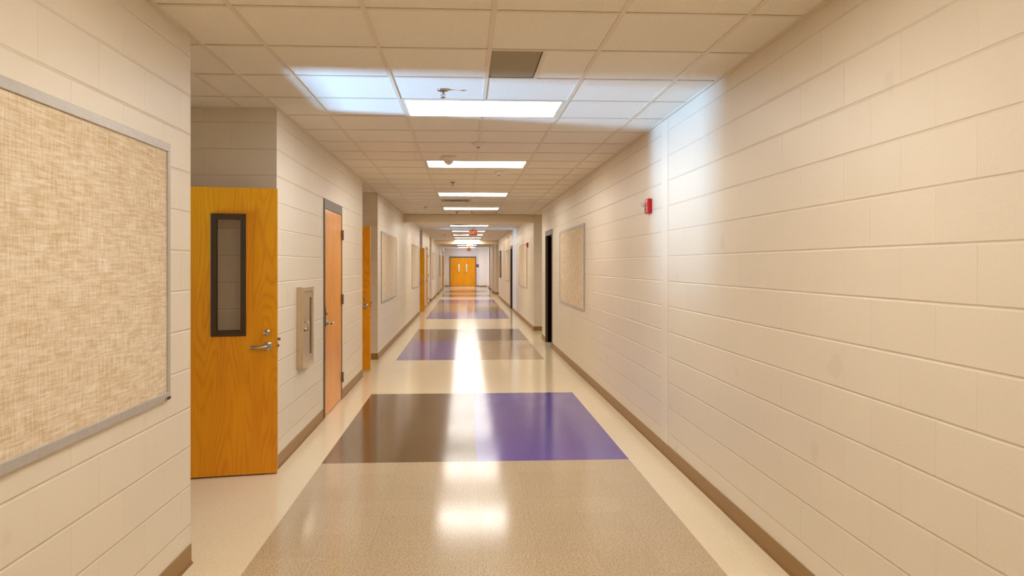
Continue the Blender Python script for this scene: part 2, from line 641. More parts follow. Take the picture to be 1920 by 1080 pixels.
# floor: cream field with a band of coloured patches between x = -1.12 and 1.315
FL, FM, FR = -1.12, 0.097, 1.315
ROWS = [(-4.2, 5.72, 'f_beige', 'f_beige'), (5.72, 8.766, 'f_brown', 'f_purple'), (8.766, 11.845, 'f_cream', 'f_cream'),
        (11.845, 14.85, 'f_purple', 'f_tan'), (14.85, 17.55, 'f_brown', 'f_brown'), (17.55, 20.88, 'f_cream', 'f_cream'),
        (20.88, 23.75, 'f_purple', 'f_purple'), (23.75, 26.7, 'f_tan', 'f_brown'), (26.7, 29.5, 'f_tan', 'f_tan'),
        (29.5, 32.45, 'f_purple', 'f_purple'), (32.45, 35.4, 'f_cream', 'f_cream'), (35.4, 38.2, 'f_purple', 'f_purple'),
        (38.2, 41.2, 'f_cream', 'f_cream'), (41.2, 44.2, 'f_brown', 'f_brown'), (44.2, 54.0, 'f_cream', 'f_cream')]
fm = ['f_cream', 'f_beige', 'f_brown', 'f_purple', 'f_tan']
mb = MB()
for (xa, xb) in ((-9.2, FL), (FR, 4.8)):
    mb.mi = 0
    mb.quad([(xa, -4.2, 0), (xb, -4.2, 0), (xb, 54, 0), (xa, 54, 0)])
for ya, yb, l, r in ROWS:
    for xa, xb, k in ((FL, FM, l), (FM, FR, r)):
        mb.mi = fm.index(k)
        mb.quad([(xa, ya, 0), (xb, ya, 0), (xb, yb, 0), (xa, yb, 0)])
mb.mi = 0
mb.box(-9.2, 4.8, -4.2, 54, -0.12, -0.004)
struct('floor', mb, [M[k] for k in fm])

# ceiling: lay-in tiles in a tee grid
GX = 0.139
PITCH = 0.6096
NEAR_LIGHTS = [-0.878, 2.170, 5.218, 8.266, 11.923, 14.971]
FAR0 = 21.62
FAR_LIGHTS = [FAR0 - 5 * PITCH, FAR0, FAR0 + 6 * PITCH, FAR0 + 11 * PITCH, FAR0 + 16 * PITCH, FAR0 + 21 * PITCH,
              FAR0 + 27 * PITCH, FAR0 + 36 * PITCH, FAR0 + 45 * PITCH]
LX0, LX1 = GX - PITCH, GX + PITCH
DIFFUSERS = [(GX - PITCH, 3.389 + 16 * PITCH), (GX - PITCH, FAR0 - PITCH), (GX - PITCH, FAR0 + 10 * PITCH)]
holes = [(LX0, LX1, y, y + PITCH) for y in NEAR_LIGHTS + FAR_LIGHTS]
holes += [(x, x + PITCH, y, y + PITCH) for x, y in DIFFUSERS]
PANEL = (GX, 0.445, 3.389 + PITCH, 3.389 + 2 * PITCH)
RET = (GX, GX + PITCH, 3.389 + 21 * PITCH, 3.389 + 22 * PITCH)
holes += [PANEL, RET]


def is_hole(x, y):
    return any(a < x < b and c < y < d for a, b, c, d in holes)


mb = MB()
regions = [(XL, XR, Y0, 17.06, 3.389), (XL, XR, 17.36, 35.0, FAR0), (XL, XR, 35.3, YE, FAR0),
           (AL, XL, 3.85, 5.58, 3.389), (AL, XL, 10.2, 11.98, 3.389), (AL, XL, 23.12, 24.57, FAR0), (AL, XL, 29.6, 31.2, FAR0),
           (AL, XL, 46.7, 48.0, FAR0), (XR, AR, 15.25, 17.0, 3.389), (XR, AR, 34.6, 35.0, FAR0), (XR, AR, 35.3, 38.6, FAR0)]
HT = 0.012  # half tee
for x0, x1, y0, y1, ph in regions:
    i0, i1 = math.floor((x0 - GX) / PITCH), math.ceil((x1 - GX) / PITCH)
    j0, j1 = math.floor((y0 - ph) / PITCH), math.ceil((y1 - ph) / PITCH)
    for i in range(i0, i1):
        for j in range(j0, j1):
            a, b = GX + i * PITCH, GX + (i + 1) * PITCH
            c, d = ph + j * PITCH, ph + (j + 1) * PITCH
            if is_hole((a + b) / 2 + 0.12, (c + d) / 2):
                continue
            if abs(c - PANEL[2]) < 1e-3 and i == 0:
                a = PANEL[1] + 0.006
            ta, tb = max(a + 0.011, x0), min(b - 0.011, x1)
            tc, td = max(c + 0.011, y0), min(d - 0.0138, y1)
            if tb - ta < 0.02 or td - tc < 0.02: continue
            mb.mi = 0
            mb.box(ta, tb, tc, td, CZ + 0.0045, CZ + 0.016)
    mb.mi = 1
    for i in range(i0, i1 + 1):
        x = GX + i * PITCH
        if x0 + 0.03 < x < x1 - 0.03:
            cuts = sorted(l for l in NEAR_LIGHTS + FAR_LIGHTS if y0 < l < y1 and l + PITCH < y1) if i == 0 else []
            ys = y0
            for l in cuts:
                mb.box(x - HT, x + HT, ys, l - HT, CZ, CZ + 0.0055)
                ys = l + PITCH + HT
            mb.box(x - HT, x + HT, ys, y1, CZ, CZ + 0.0055)
    for j in range(j0, j1 + 1):
        y = ph + j * PITCH
        if y0 + 0.03 < y < y1 - 0.03:
            ys = [x0] + [GX + i * PITCH for i in range(i0, i1 + 1) if x0 < GX + i * PITCH < x1] + [x1]
            for u, v in zip(ys, ys[1:]):
                mb.box(u + (HT if u != x0 else 0), v - (HT if v != x1 else 0), y - HT, y + HT, CZ + 0.0005, CZ + 0.0042)
    # wall angle
    ang = []
    if x0 in (XL,) and x1 == XR:
        mb.mi = 1
        for sx, s in ((x0, 1), (x1, -1)):
            mb.box(sx, sx + s * 0.022, y0, y1, CZ - 0.004, CZ + 0.005)
    else:
        mb.mi = 1
        mb.box(x0, x1, y1 - 0.022, y1, CZ - 0.004, CZ + 0.005)
mb.mi = 1
mb.box(PANEL[1] - 0.006, PANEL[1] + 0.018, PANEL[2] + HT, PANEL[3] - HT, CZ, CZ + 0.0055)
mb.mi = 2
mb.box(-9.2, 4.8, -4.2, 54, TOP, TOP + 0.1)
struct('ceiling', mb, [M['tile'], M['tee'], M['void']])

# baseboards: rubber cove base, one object per wall run
def base_y(name, xface, side, y0, y1, caps=()):
    """side = +1 when the corridor lies towards +x."""
    m = MB()
    t, h = 0.006, 0.102
    xa = xface + side * t
    m.box(xface, xa, y0, y1, 0.0, h, 0.0015, 1)
    # the cove toe
    for k in range(4):
        w = t + 0.014 * (1 - math.sin((k + 1) / 4 * math.pi / 2))
        m.box(xface, xface + side * (w + 0.0005), y0, y1, 0, 0.003 + 0.004 * k)
    return struct(name, m, M['base'])


def base_x(name, x0, x1, yface):
    m = MB()
    m.box(x0, x1, yface - 0.006, yface, 0, 0.102, 0.0015, 1)
    m.box(x0, x1, yface - 0.015, yface, 0, 0.008)
    return struct(name, m, M['base'])


base_y('baseboard_left', XL, 1, Y0, 3.85)
base_x('baseboard_left_facing', AL, XL + 0.006, 5.58)
base_y('baseboard_left_middle', XL, 1, 5.58, 7.38)
base_y('baseboard_left_middle_far', XL, 1, 8.51, 10.2)
base_x('baseboard_left_facing_second', AL, XL + 0.006, 11.98)
base_y('baseboard_left_boards', XL, 1, 11.98, 23.12)
base_x('baseboard_left_facing_third', AL, XL + 0.006, 24.57)
base_y('baseboard_left_far', XL, 1, 24.57, 26.75)
base_y('baseboard_left_far_end', XL, 1, 28.12, 29.6)
base_x('baseboard_left_facing_fourth', AL, XL + 0.006, 31.2)
base_y('baseboard_left_end', XL, 1, 31.2, 46.7)
base_x('baseboard_left_facing_fifth', AL, XL + 0.006, 48.0)
base_x('baseboard_left_pilaster', XL, XL + 0.056, 38.7)
base_y('baseboard_right', XR, -1, Y0, 13.42)
base_y('baseboard_right_stub', XR, -1, 14.56, 15.25)
base_x('baseboard_right_facing', XR - 0.006, AR, 17.05)
base_y('baseboard_right_middle', XR, -1, 17.05, 24.7)
base_y('baseboard_right_middle_far', XR, -1, 25.82, 34.6)
base_x('baseboard_right_facing_second', XR - 0.006, AR, 38.6)
base_y('baseboard_right_end', XR, -1, 38.6, 51.1)
base_x('baseboard_right_pilaster', XR - 0.086, XR, 40.4)
base_x('baseboard_right_pilaster_far', XR - 0.066, XR, 46.9)
base_x('baseboard_end', XL, -1.11, YE)
base_x('baseboard_end_right', 0.85, 1.04, YE)
base_x('baseboard_end_side', 1.04, XR - 0.08, 51.1)


# ------------------------------------------------------------------ doors
def lever(parent, s, xk, z, yf=0.0, scale=1.0):
    """Lever set on the face y = yf (facing -y); the lever points back towards the hinge (-s)."""
    m = MB()
    m.lathe([(0.034, 0.0), (0.034, -0.006), (0.031, -0.009), (0.012, -0.010)], (xk, yf, z), 'y', 28)
    m.tube([(xk, yf - 0.006, z), (xk, yf - 0.045, z)], [0.011, 0.010])
    pts, rad = [], []
    for k in range(10):
        u = k / 9
        pts.append((xk - s * (0.004 + 0.116 * u), yf - 0.047 - 0.008 * math.sin(u * math.pi), z - 0.004 * u))
        rad.append(0.0145 - 0.0015 * u)
    m.tube(pts, rad, 16, 0.95)
    return m.build('door_handle', M['chrome'], parent)


def deadbolt(parent, xk, z, yf=0.0):
    m = MB()
    m.lathe([(0.024, 0.0), (0.023, -0.010), (0.017, -0.014), (0.004, -0.0145)], (xk, yf, z), 'y', 24)
    m.box(xk - 0.0015, xk + 0.0015, yf - 0.0155, yf - 0.013, z - 0.008, z + 0.008)
    return m.build('lock_cylinder', M['chrome'], parent)


def leaf_mesh(s, w, h0=0.012, h1=2.125, lite=None, th=0.044):
    """A slab between x=0 (hinge) and x=s*w, face at y=0, body towards +y, with an opening for the lite."""
    m = MB()
    if lite is None:
        m.box(0, s * w, 0, th, h0, h1, 0.0015, 1)
        return m
    a, b, za, zb = lite      # distances from the free edge
    xa, xb = w - b, w - a
    m.box(0, s * xa, 0, th, h0, h1)
    m.box(s * xb, s * w, 0, th, h0, h1)
    m.box(s * xa, s * xb, 0, th, h0, za)
    m.box(s * xa, s * xb, 0, th, zb, h1)
    return m


def lite_parts(parent, s, w, lite, frame=0.032, th=0.044, mat=None, glass=None):
    a, b, za, zb = lite
    xa, xb = s * (w - b), s * (w - a)
    if xa > xb: xa, xb = xb, xa
    m = MB()
    for (y0, y1) in ((-0.007, 0.004), (th - 0.004, th + 0.007)):
        o = 0.008
        m.box(xa - o, xa + frame - o, y0, y1, za - o, zb + o, 0.002, 1)
        m.box(xb - frame + o, xb + o, y0, y1, za - o, zb + o, 0.002, 1)
        m.box(xa + frame - o, xb - frame + o, y0, y1, za - o, za + frame - o, 0.002, 1)
        m.box(xa + frame - o, xb - frame + o, y0, y1, zb - frame + o, zb + o, 0.002, 1)
    m.box(xa, xa + 0.006, 0, th, za, zb)
    m.box(xb - 0.006, xb, 0, th, za, zb)
    fr = m.build('window_frame', mat or M['lite_frame'], parent)
    g = MB()
    g.box(xa + 0.008, xb - 0.008, th / 2 - 0.003, th / 2 + 0.003, za + 0.008, zb - 0.008)
    g.build('glass_pane', glass or M['glass'], fr)
    return fr


LITE = (0.228, 0.458, 1.040, 1.925)


def open_door(name, loc, rotz, w=0.914, lite=None, latch=True):
    d = struct_empty(name, loc, rotz)
    leaf_mesh(1, w, lite=lite).build('door_leaf', M['wood'], d)
    if lite: lite_parts(d, 1, w, lite, frame=0.042)
    lever(d, 1, w - 0.066, 0.955)
    deadbolt(d, w - 0.072, 1.055)
    if latch:
        m = MB()
        m.box(w, w + 0.0015, 0.008, 0.036, 0.90, 1.02)
        m.box(w, w + 0.013, 0.014, 0.030, 0.945, 0.965, 0.003, 1)
        m.box(w + 0.001, w + 0.022, 0.016, 0.032, 0.993, 1.013, 0.003, 1)
        m.build('latch', M['hinge'], d)
    m = MB()
    for z in (0.25, 1.05, 1.87):
        m.tube([(-0.004, 0.044, z - 0.055), (-0.004, 0.044, z + 0.055)], 0.007)
    m.build('hinge', M['hinge'], d)
    return d


def jamb(name, x_in, x_out, ya, yb, parent=None, ztop=2.14, near=0.045, far=0.045):
    """Hollow metal frame round a doorway in a wall that runs along y; x_out is the corridor face side."""
    s = 1 if x_out > x_in else -1
    m = MB()
    e = 0.010
    for y0, y1 in ((ya - near, ya + 0.006), (yb - 0.006, yb + far)):
        m.box(x_in, x_out + s * e, y0, y1, 0, ztop, 0.001, 1)
    m.box(x_in, x_out + s * e, ya - near, yb + far, ztop - 0.006, ztop + 0.095, 0.001, 1)
    o = m.build(name, M['frame_dark'], parent)
    return o


# near alcove: door swung open against the facing wall
d1 = open_door('door_1', (-2.291, 5.286, 0), math.radians(10.3), lite=LITE)
f1 = jamb('door_frame', AL - TH, AL, 4.36, 5.28)
f1.parent = d1
f1.matrix_parent_inverse = (Matrix.Translation((-2.291, 5.286, 0)) @ Matrix.Rotation(math.radians(10.3), 4, 'Z')).inverted()
# second alcove
d2 = open_door('door_2', (-2.296, 10.676, 0), 0.0, lite=(0.30, 0.53, 1.04, 1.925))
f2 = jamb('door_frame', AL - TH, AL, 10.70, 11.63)
f2.parent = d2
f2.matrix_parent_inverse = Matrix.Translation((-2.296, 10.676, 0)).inverted()
# third alcove
d3 = open_door('door_3', (-2.252, 24.23, 0), 0.0, lite=(0.30, 0.53, 1.04, 1.925))
f3 = jamb('door_frame', AL - TH, AL, 23.30, 24.22)
f3.parent = d3
f3.matrix_parent_inverse = Matrix.Translation((-2.252, 24.23, 0)).inverted()
# fifth alcove, far away beside the lobby
d4 = open_door('door_4', (-2.29, 47.45, 0), 0.0)


def closed_door(name, ya, yb):
    """Flush door in the left wall, hinged on its far side, seen from the corridor."""
    xf = XL + 0.006
    d = struct_empty(name, (xf, yb - 0.008, 0), math.radians(90))
    w = yb - ya - 0.018
    leaf_mesh(-1, w, 0.010, 2.130).build('door_leaf', M['wood'], d)
    lever(d, -1, -(w - 0.060), 0.955)
    deadbolt(d, -(w - 0.060), 1.062)
    m = MB()
    m.box(-w - 0.001, -w + 0.016, -0.006, 0.001, 0.93, 1.13, 0.002, 1)
    m.build('lock_guard', M['black'], d)
    for z in (0.26, 1.16, 1.90):
        m = MB()
        for k in range(5):
            zz = z - 0.057 + k * 0.0235
            m.tube([(0.004, -0.020, zz), (0.004, -0.020, zz + 0.0215)], 0.0085)
        m.box(-0.030, 0.004, -0.014, -0.010, z - 0.057, z + 0.057)
        m.build('hinge', M['hinge'], d)
    f = jamb('door_frame', XL - TH, XL, ya, yb, far=0.032)
    f.parent = d
    f.matrix_parent_inverse = (Matrix.Translation((xf, yb - 0.008, 0)) @ Matrix.Rotation(math.radians(90), 4, 'Z')).inverted()
    return d


closed_door('door_5', 7.45, 8.44)
closed_door('door_6', 26.82, 28.05)


def dark_doorway(name, ya, yb):
    """Doorway in the right wall to an unlit room; its leaf, coloured near black as if unlit, stands open along the far jamb."""
    d = struct_empty(name, (XR, yb, 0))
    f = jamb('door_frame', XR + TH, XR, ya, yb)
    f.parent = d
    f.matrix_parent_inverse = Matrix.Translation((XR, yb, 0)).inverted()
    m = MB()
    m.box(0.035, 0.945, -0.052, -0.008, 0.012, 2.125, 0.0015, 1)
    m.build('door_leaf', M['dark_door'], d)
    return d


dark_doorway('door_7', 13.48, 14.50)
dark_doorway('door_8', 24.76, 25.76)

# double doors at the end of the corridor
dd = struct_empty('door_9', (-0.13, YE, 0))
W2 = 0.8946
for s, lx in ((1, -0.895), (-1, 0.895)):
    m = leaf_mesh(s, W2, 0.012, 2.075, lite=(0.20, 0.34, 1.05, 1.66))
    lf = m.build('door_leaf', M['wood'], dd, loc=(lx, -0.03, 0))
    lite_parts(lf, s, W2, (0.20, 0.34, 1.05, 1.66), frame=0.018)
    m = MB()
    m.lathe([(0.036, 0.0), (0.036, -0.012), (0.028, -0.02), (0.01, -0.022)], (s * (W2 - 0.085), 0, 1.93), 'y', 20)
    m.build('door_magnet', M['chrome'], lf)
    m = MB()
    for z in (0.25, 1.06, 1.85):
        m.tube([(-s * 0.004, -0.008, z - 0.055), (-s * 0.004, -0.008, z + 0.055)], 0.008)
    m.build('hinge', M['hinge'], lf)
    if s == -1:
        lever(lf, s, s * (W2 - 0.07), 0.94)
        deadbolt(lf, s * (W2 - 0.07), 1.04)
m = MB()
for xa, xb in ((-0.945, -0.893), (0.893, 0.945)):
    m.box(xa, xb, -0.045, 0.15, 0, 2.16, 0.002, 1)
m.box(-0.945, 0.945, -0.045, 0.15, 2.078, 2.165, 0.002, 1)
m.build('door_frame', M['frame_dark'], dd)
m = MB().box(-0.893, 0.893, -0.08, 0.10, 0, 0.012, 0.003, 1)
m.build('threshold', M['alu'], dd)
# room beyond the end doors
struct('wall_beyond_end', MB().box(-2.1, -2.0, YE + TH, 54, 0, TOP).box(2.0, 2.1, YE + TH, 54, 0, TOP).box(-2.0, 2.0, 53.9, 54, 0, TOP), M['paint'])

# glazed side of the lobby
w1 = struct_empty('window_1', (XL, 49.9, 0))
m = MB()
for y in (-1.48, -0.5, 0.48, 1.44):
    m.box(-0.14, -0.06, y - 0.02, y + 0.04, 0.1, 2.5)
m.box(-0.14, -0.06, -1.5, 1.5, 0.1, 0.16)
m.box(-0.14, -0.06, -1.5, 1.5, 2.44, 2.5)
wf = m.build('window_frame', M['alu'], w1)
MB().box(-0.104, -0.098, -1.48, 1.46, 0.15, 2.45).build('glass_pane', M['glass_clear'], w1)


# ------------------------------------------------------------------ text
def text_mesh(name, body, size, mat, parent, loc, rot, extrude=0.001, sx=1.0):
    c = bpy.data.curves.new('lettering', 'FONT')
    c.body = body
    c.size = size
    c.extrude = extrude
    c.align_x = 'CENTER'
    c.align_y = 'CENTER'
    c.offset = size * 0.018
    c.space_line = 0.82
    tmp = bpy.data.objects.new('lettering_source', c)
    COL.objects.link(tmp)
    bpy.context.view_layer.update()
    me = bpy.data.meshes.new_from_object(tmp.evaluated_get(bpy.context.evaluated_depsgraph_get()))
    bpy.data.objects.remove(tmp)
    me.materials.clear()
    me.materials.append(mat)
    o = bpy.data.objects.new(name, me)
    COL.objects.link(o)
    o.parent = parent
    o.location = loc
    o.rotation_euler = rot
    o.scale = (sx, 1, 1)
    return o


# ------------------------------------------------------------------ ceiling lights
def make_light(label, y):
    t = thing('ceiling_light', label, 'light', (GX, y + PITCH / 2, CZ), 0, 'recessed ceiling lights along the corridor')
    hx, hy = PITCH - HT, PITCH / 2 - HT
    m = MB()
    w = 0.026
    m.box(-hx, -hx + w, -hy, hy, 0.001, 0.05)
    m.box(hx - w, hx, -hy, hy, 0.001, 0.05)
    m.box(-hx + w, hx - w, -hy, -hy + w, 0.001, 0.05)
    m.box(-hx + w, hx - w, hy - w, hy, 0.001, 0.05)
    m.box(-hx, hx, -hy, hy, 0.052, 0.068)
    m.build('frame', M['tee'], t)
    m = MB()
    m.box(-hx + w, hx - w, -hy + w, hy - w, 0.006, 0.012)
    m.build('diffuser', M['diffuser'], t)
    return t


names = ['white panel light in the ceiling behind the camera, far one', 'white panel light in the ceiling just overhead',
         'nearest and largest lit ceiling panel, under the blue-lit tiles',
         'lit ceiling panel behind the white cone-shaped sensor, second from the camera',
         'lit ceiling panel just in front of the first air diffuser, third from the camera',
         'lit ceiling panel just before the first dropped beam, fourth from the camera']
l0 = None
for lab, y in zip(names, NEAR_LIGHTS):
    if l0 is None: l0 = make_light(lab, y)
    else: copy_tree(l0, lab, (GX, y + PITCH / 2, CZ))
far_names = ['lit ceiling panel hidden just behind the first dropped beam',
             'first lit panel visible beyond the first beam, with a diffuser before its left half',
             'lit panel crossed by the top of the nearest EXIT sign',
             'lit panel crossed by the lower edge of the nearest EXIT sign',
             'thin lit panel just below the nearest EXIT sign, second before the far beam',
             'last thin lit panel before the far dropped beam',
             'lit panel hidden just behind the far dropped beam', 'pale lit panel seen under the far beam above the second EXIT sign',
             'lobby ceiling light above the double doors']
for lab, y in zip(far_names, FAR_LIGHTS):
    copy_tree(l0, lab, (GX, y + PITCH / 2, CZ))


# ------------------------------------------------------------------ air diffusers and panels
def make_diffuser(label, x, y):
    t = thing('air_diffuser', label, 'vent', (x + PITCH / 2, y + PITCH / 2, CZ), 0, 'square ceiling air diffusers')
    h = PITCH / 2 - HT
    m = MB()
    m.box(-h, h, -h, -h + 0.03, 0.0, 0.03)
    m.box(-h, h, h - 0.03, h, 0.0, 0.03)
    m.box(-h, -h + 0.03, -h + 0.03, h - 0.03, 0.0, 0.03)
    m.box(h - 0.03, h, -h + 0.03, h - 0.03, 0.0, 0.03)
    m.build('frame', M['white_plastic'], t)
    MB().box(-h + 0.03, h - 0.03, -h + 0.03, h - 0.03, 0.05, 0.06).build('duct_opening', M['black'], t)
    for k, r in enumerate((0.225, 0.165, 0.105, 0.05)):
        m = MB()
        z0, z1 = 0.028 - 0.004 * k, -0.006 - 0.004 * k
        g = 0.030
        for a in range(4):
            ca, sa = round(math.cos(a * math.pi / 2)), round(math.sin(a * math.pi / 2))
            def R(px, py, pz): return (ca * px - sa * py, sa * px + ca * py, pz)
            o, i_ = r + g, r
            m.quad([R(-i_, -i_, z0), R(i_, -i_, z0), R(o, -o, z1), R(-o, -o, z1)])
            m.quad([R(-i_, -i_, z0 + 0.003), R(i_, -i_, z0 + 0.003), R(o, -o, z1 + 0.003), R(-o, -o, z1 + 0.003)])
        m.build('louver_ring', M['white_plastic'], t)
    return t


df0 = make_diffuser('square air diffuser between the third and fourth lit panels', *DIFFUSERS[0])
copy_tree(df0, 'square air diffuser just before the first lit panel beyond the first beam', (DIFFUSERS[1][0] + PITCH / 2, DIFFUSERS[1][1] + PITCH / 2, CZ))
copy_tree(df0, 'small distant air diffuser to the left of the nearest EXIT sign', (DIFFUSERS[2][0] + PITCH / 2, DIFFUSERS[2][1] + PITCH / 2, CZ))

t = thing('ceiling_panel', 'plain olive grey panel set in the ceiling grid before the nearest light', 'ceiling panel', ((PANEL[0] + PANEL[1]) / 2, (PANEL[2] + PANEL[3]) / 2, CZ))
wx, wy = (PANEL[1] - PANEL[0]) / 2, (PANEL[3] - PANEL[2]) / 2
MB().box(-wx + 0.011, wx - 0.010, -wy + 0.011, wy - 0.013, 0.0060, 0.0150).build('panel_face', M['panel_grey'], t)
t = thing('return_air_panel', 'pale flat grey return panel in the ceiling just before the first beam', 'ceiling panel', ((RET[0] + RET[1]) / 2, (RET[2] + RET[3]) / 2, CZ))
m = MB()
h = PITCH / 2 - 0.012
m.box(-h, h, -h, h, 0.012, 0.018)
m.build('panel_face', M['panel_grey'], t)
m = MB()
for k in range(16):
    y = -h + 0.03 + k * 0.0345
    m.box(-h + 0.02, h - 0.02, y, y + 0.018, 0.004, 0.010)
m.build('grille_bars', M['tee'], t)


# ------------------------------------------------------------------ sprinklers, detectors
def make_sprinkler(label, x, y):
    t = thing('sprinkler_head', label, 'sprinkler', (x, y, CZ), 0, 'pendent ceiling sprinklers')
    MB().lathe([(0.040, 0.006), (0.040, -0.002), (0.034, -0.008), (0.018, -0.012), (0.012, -0.012)], (0, 0, 0), 'z', 28).build('escutcheon', M['chrome'], t)
    m = MB()
    m.lathe([(0.011, -0.008), (0.011, -0.024), (0.007, -0.027)], (0, 0, 0), 'z', 18)
    m.tube([(0.010, 0, -0.022), (0.015, 0, -0.032), (0.008, 0, -0.046), (0.003, 0, -0.050)], 0.0028, 8)
    m.tube([(-0.010, 0, -0.022), (-0.015, 0, -0.032), (-0.008, 0, -0.046), (-0.003, 0, -0.050)], 0.0028, 8)
    m.tube([(0, 0, -0.024), (0, 0, -0.048)], 0.0025, 8)
    m.build('sprinkler_body', M['chrome'], t)
    MB().lathe([(0.004, -0.048), (0.021, -0.0505), (0.021, -0.052), (0.004, -0.053)], (0, 0, 0), 'z', 20).build('deflector', M['chrome'], t)
    return t


CT = CZ + 0.002
s0 = make_sprinkler('chrome sprinkler head in the blue-lit tile before the nearest light', -0.148, 4.93)
copy_tree(s0, 'dark sprinkler head hanging between the second and third lit panels', (-0.17, 10.40, CZ))
copy_tree(s0, 'tiny sprinkler head left of the fourth lit panel', (-0.80, 14.84, CZ))
copy_tree(s0, 'tiny sprinkler head just before the first dropped beam', (-0.17, 16.22, CZ))
copy_tree(s0, 'tiny distant sprinkler head left of the nearest EXIT sign', (-0.80, 28.55, CZ))


def make_detector(label, x, y, prof, lens, name='smoke_detector', cat='smoke detector'):
    t = thing(name, label, cat, (x, y, CZ), 0)
    MB().lathe(prof, (0, 0, 0), 'z', 36).build('housing', M['white_plastic'], t)
    r, z0, z1 = lens
    MB().lathe([(r, z0), (r, z1), (r * 0.8, z1 - 0.002)], (0, 0, 0), 'z', 24).build('sensor_tip', M['hinge'], t)
    return t


P1 = [(0.066, 0.004), (0.066, -0.006), (0.060, -0.014), (0.040, -0.026), (0.026, -0.036), (0.022, -0.042)]
sd = make_detector('round white smoke detector on the centre grid line before the cone sensor', 0.134, 7.06, P1, (0.016, -0.040, -0.047))
make_detector('white cone-shaped ceiling sensor overlapping the second lit panel', -0.176, 7.97,
              [(0.086, 0.004), (0.086, -0.008), (0.082, -0.014), (0.062, -0.034), (0.046, -0.062), (0.040, -0.072), (0.026, -0.082)], (0.020, -0.080, -0.085),
              'ceiling_sensor', 'sensor')
c = copy_tree(sd, 'white smoke detector to the right, just beyond the second lit panel', (0.438, 9.20, CZ))
c = copy_tree(sd, 'small distant smoke detector to the right of the nearest EXIT sign', (0.972, 28.7, CZ))


# ------------------------------------------------------------------ exit signs
def make_exit(label, x, y):
    t = thing('exit_sign', label, 'exit sign', (x, y, CZ), 0, 'ceiling-hung exit signs')
    MB().box(-0.075, 0.075, -0.022, 0.022, -0.055, 0.0, 0.004, 1).build('ceiling_mount', M['white_plastic'], t)
    MB().box(-0.145, 0.145, -0.024, 0.024, -0.235, -0.050, 0.006, 2).build('sign_case', M['white_plastic'], t)
    MB().box(-0.124, 0.124, -0.027, -0.023, -0.222, -0.062, 0.001, 1).build('sign_face', M['exit_red'], t)
    text_mesh('lettering', 'EXIT', 0.135, M['exit_letter'], t, (0, -0.028, -0.142), (math.pi / 2, 0, 0), sx=0.80)
    return t


e0 = make_exit('nearest red EXIT sign hanging from the ceiling beyond the first beam', 0.275, 23.4)
copy_tree(e0, 'second EXIT sign hanging beyond the far dropped beam', (0.275, 38.6, CZ))
copy_tree(e0, 'furthest EXIT sign hanging in the lobby above the double doors', (0.275, 48.6, CZ))


# ------------------------------------------------------------------ bulletin boards
def make_board(label, y0, y1, side, z0=0.912, z1=2.135, tag=False):
    """side 'L': on the left wall facing +x, side 'R': on the right wall facing -x."""
    w = y1 - y0
    yc = (y0 + y1) / 2
    if side == 'L': loc, rz = (XL, yc, z0), 0.0
    else: loc, rz = (XR, yc, z0), math.pi
    t = thing('bulletin_board', label, 'bulletin board', loc, rz, 'fabric bulletin boards on the corridor walls')
    h = z1 - z0
    fw, d = 0.038, 0.020
    a, b = -w / 2, w / 2
    m = MB()
    m.box(0.001, d, a, b, 0, fw, 0.0015, 1)
    m.box(0.001, d, a, b, h - fw, h, 0.0015, 1)
    m.box(0.001, d, a, a + fw * 0.75, fw, h - fw, 0.0015, 1)
    m.box(0.001, d, b - fw * 0.75, b, fw, h - fw, 0.0015, 1)
    m.build('frame', M['alu'], t)
    MB().box(0.0015, d - 0.008, a + fw * 0.7, b - fw * 0.7, fw - 0.004, h - fw + 0.004).build('fabric_panel', M['fabric'], t)
    if tag:
        m = MB()
        m.box(d - 0.0005, d + 0.0012, b - 0.062, b - 0.001, 0.003, 0.016)
        tg = m.build('corner_tag', M['black'], t)
        m = MB()
        m.box(d + 0.0012, d + 0.0018, b - 0.058, b - 0.050, 0.0055, 0.0135)
        m.build('tag_mark', M['red_letters'], tg)
        m = MB()
        m.box(d - 0.0002, d + 0.0008, a + 0.66, a + 0.6615, 0.0, fw)
        m.build('frame_seam', M['frame_dark'], t)
    return t


make_board('large beige fabric bulletin board in the left foreground', 0.88, 3.545, 'L', tag=True)
make_board('beige bulletin board on the left wall just past the second open orange door', 12.40, 15.06, 'L', 0.905)
make_board('narrow-looking bulletin board on the left wall before the third open door', 19.67, 22.32, 'L', 0.905)
make_board('small distant bulletin board on the left wall past the closed door', 31.9, 34.4, 'L', 0.905)
make_board('faint furthest bulletin board on the left wall beyond the far beam', 41.0, 44.9, 'L', 0.905)
make_board('beige bulletin board on the right wall beside the black doorway', 9.78, 12.29, 'R', 0.922, 2.128)
make_board('bulletin board on the right wall next to the second red fire alarm', 18.86, 21.44, 'R', 0.93)
make_board('distant bulletin board on the right wall past the second black doorway', 26.4, 28.8, 'R', 0.93)

# dark glazed case further along the right wall
t = thing('display_case', 'narrow dark glazed case on the right wall beyond the far bulletin board', 'display case', (XR, 32.75, 0.985))
m = MB()
a, b, h = -0.5, 0.5, 1.215
m.box(-0.05, -0.001, a, b, 0, 0.05, 0.002, 1)
m.box(-0.05, -0.001, a, b, h - 0.05, h, 0.002, 1)
m.box(-0.05, -0.001, a, a + 0.05, 0.05, h - 0.05, 0.002, 1)
m.box(-0.05, -0.001, b - 0.05, b, 0.05, h - 0.05, 0.002, 1)
m.build('frame', M['frame_dark'], t)
MB().box(-0.042, -0.006, a + 0.05, b - 0.05, 0.05, h - 0.05).build('glass_front', M['glass_dark'], t)


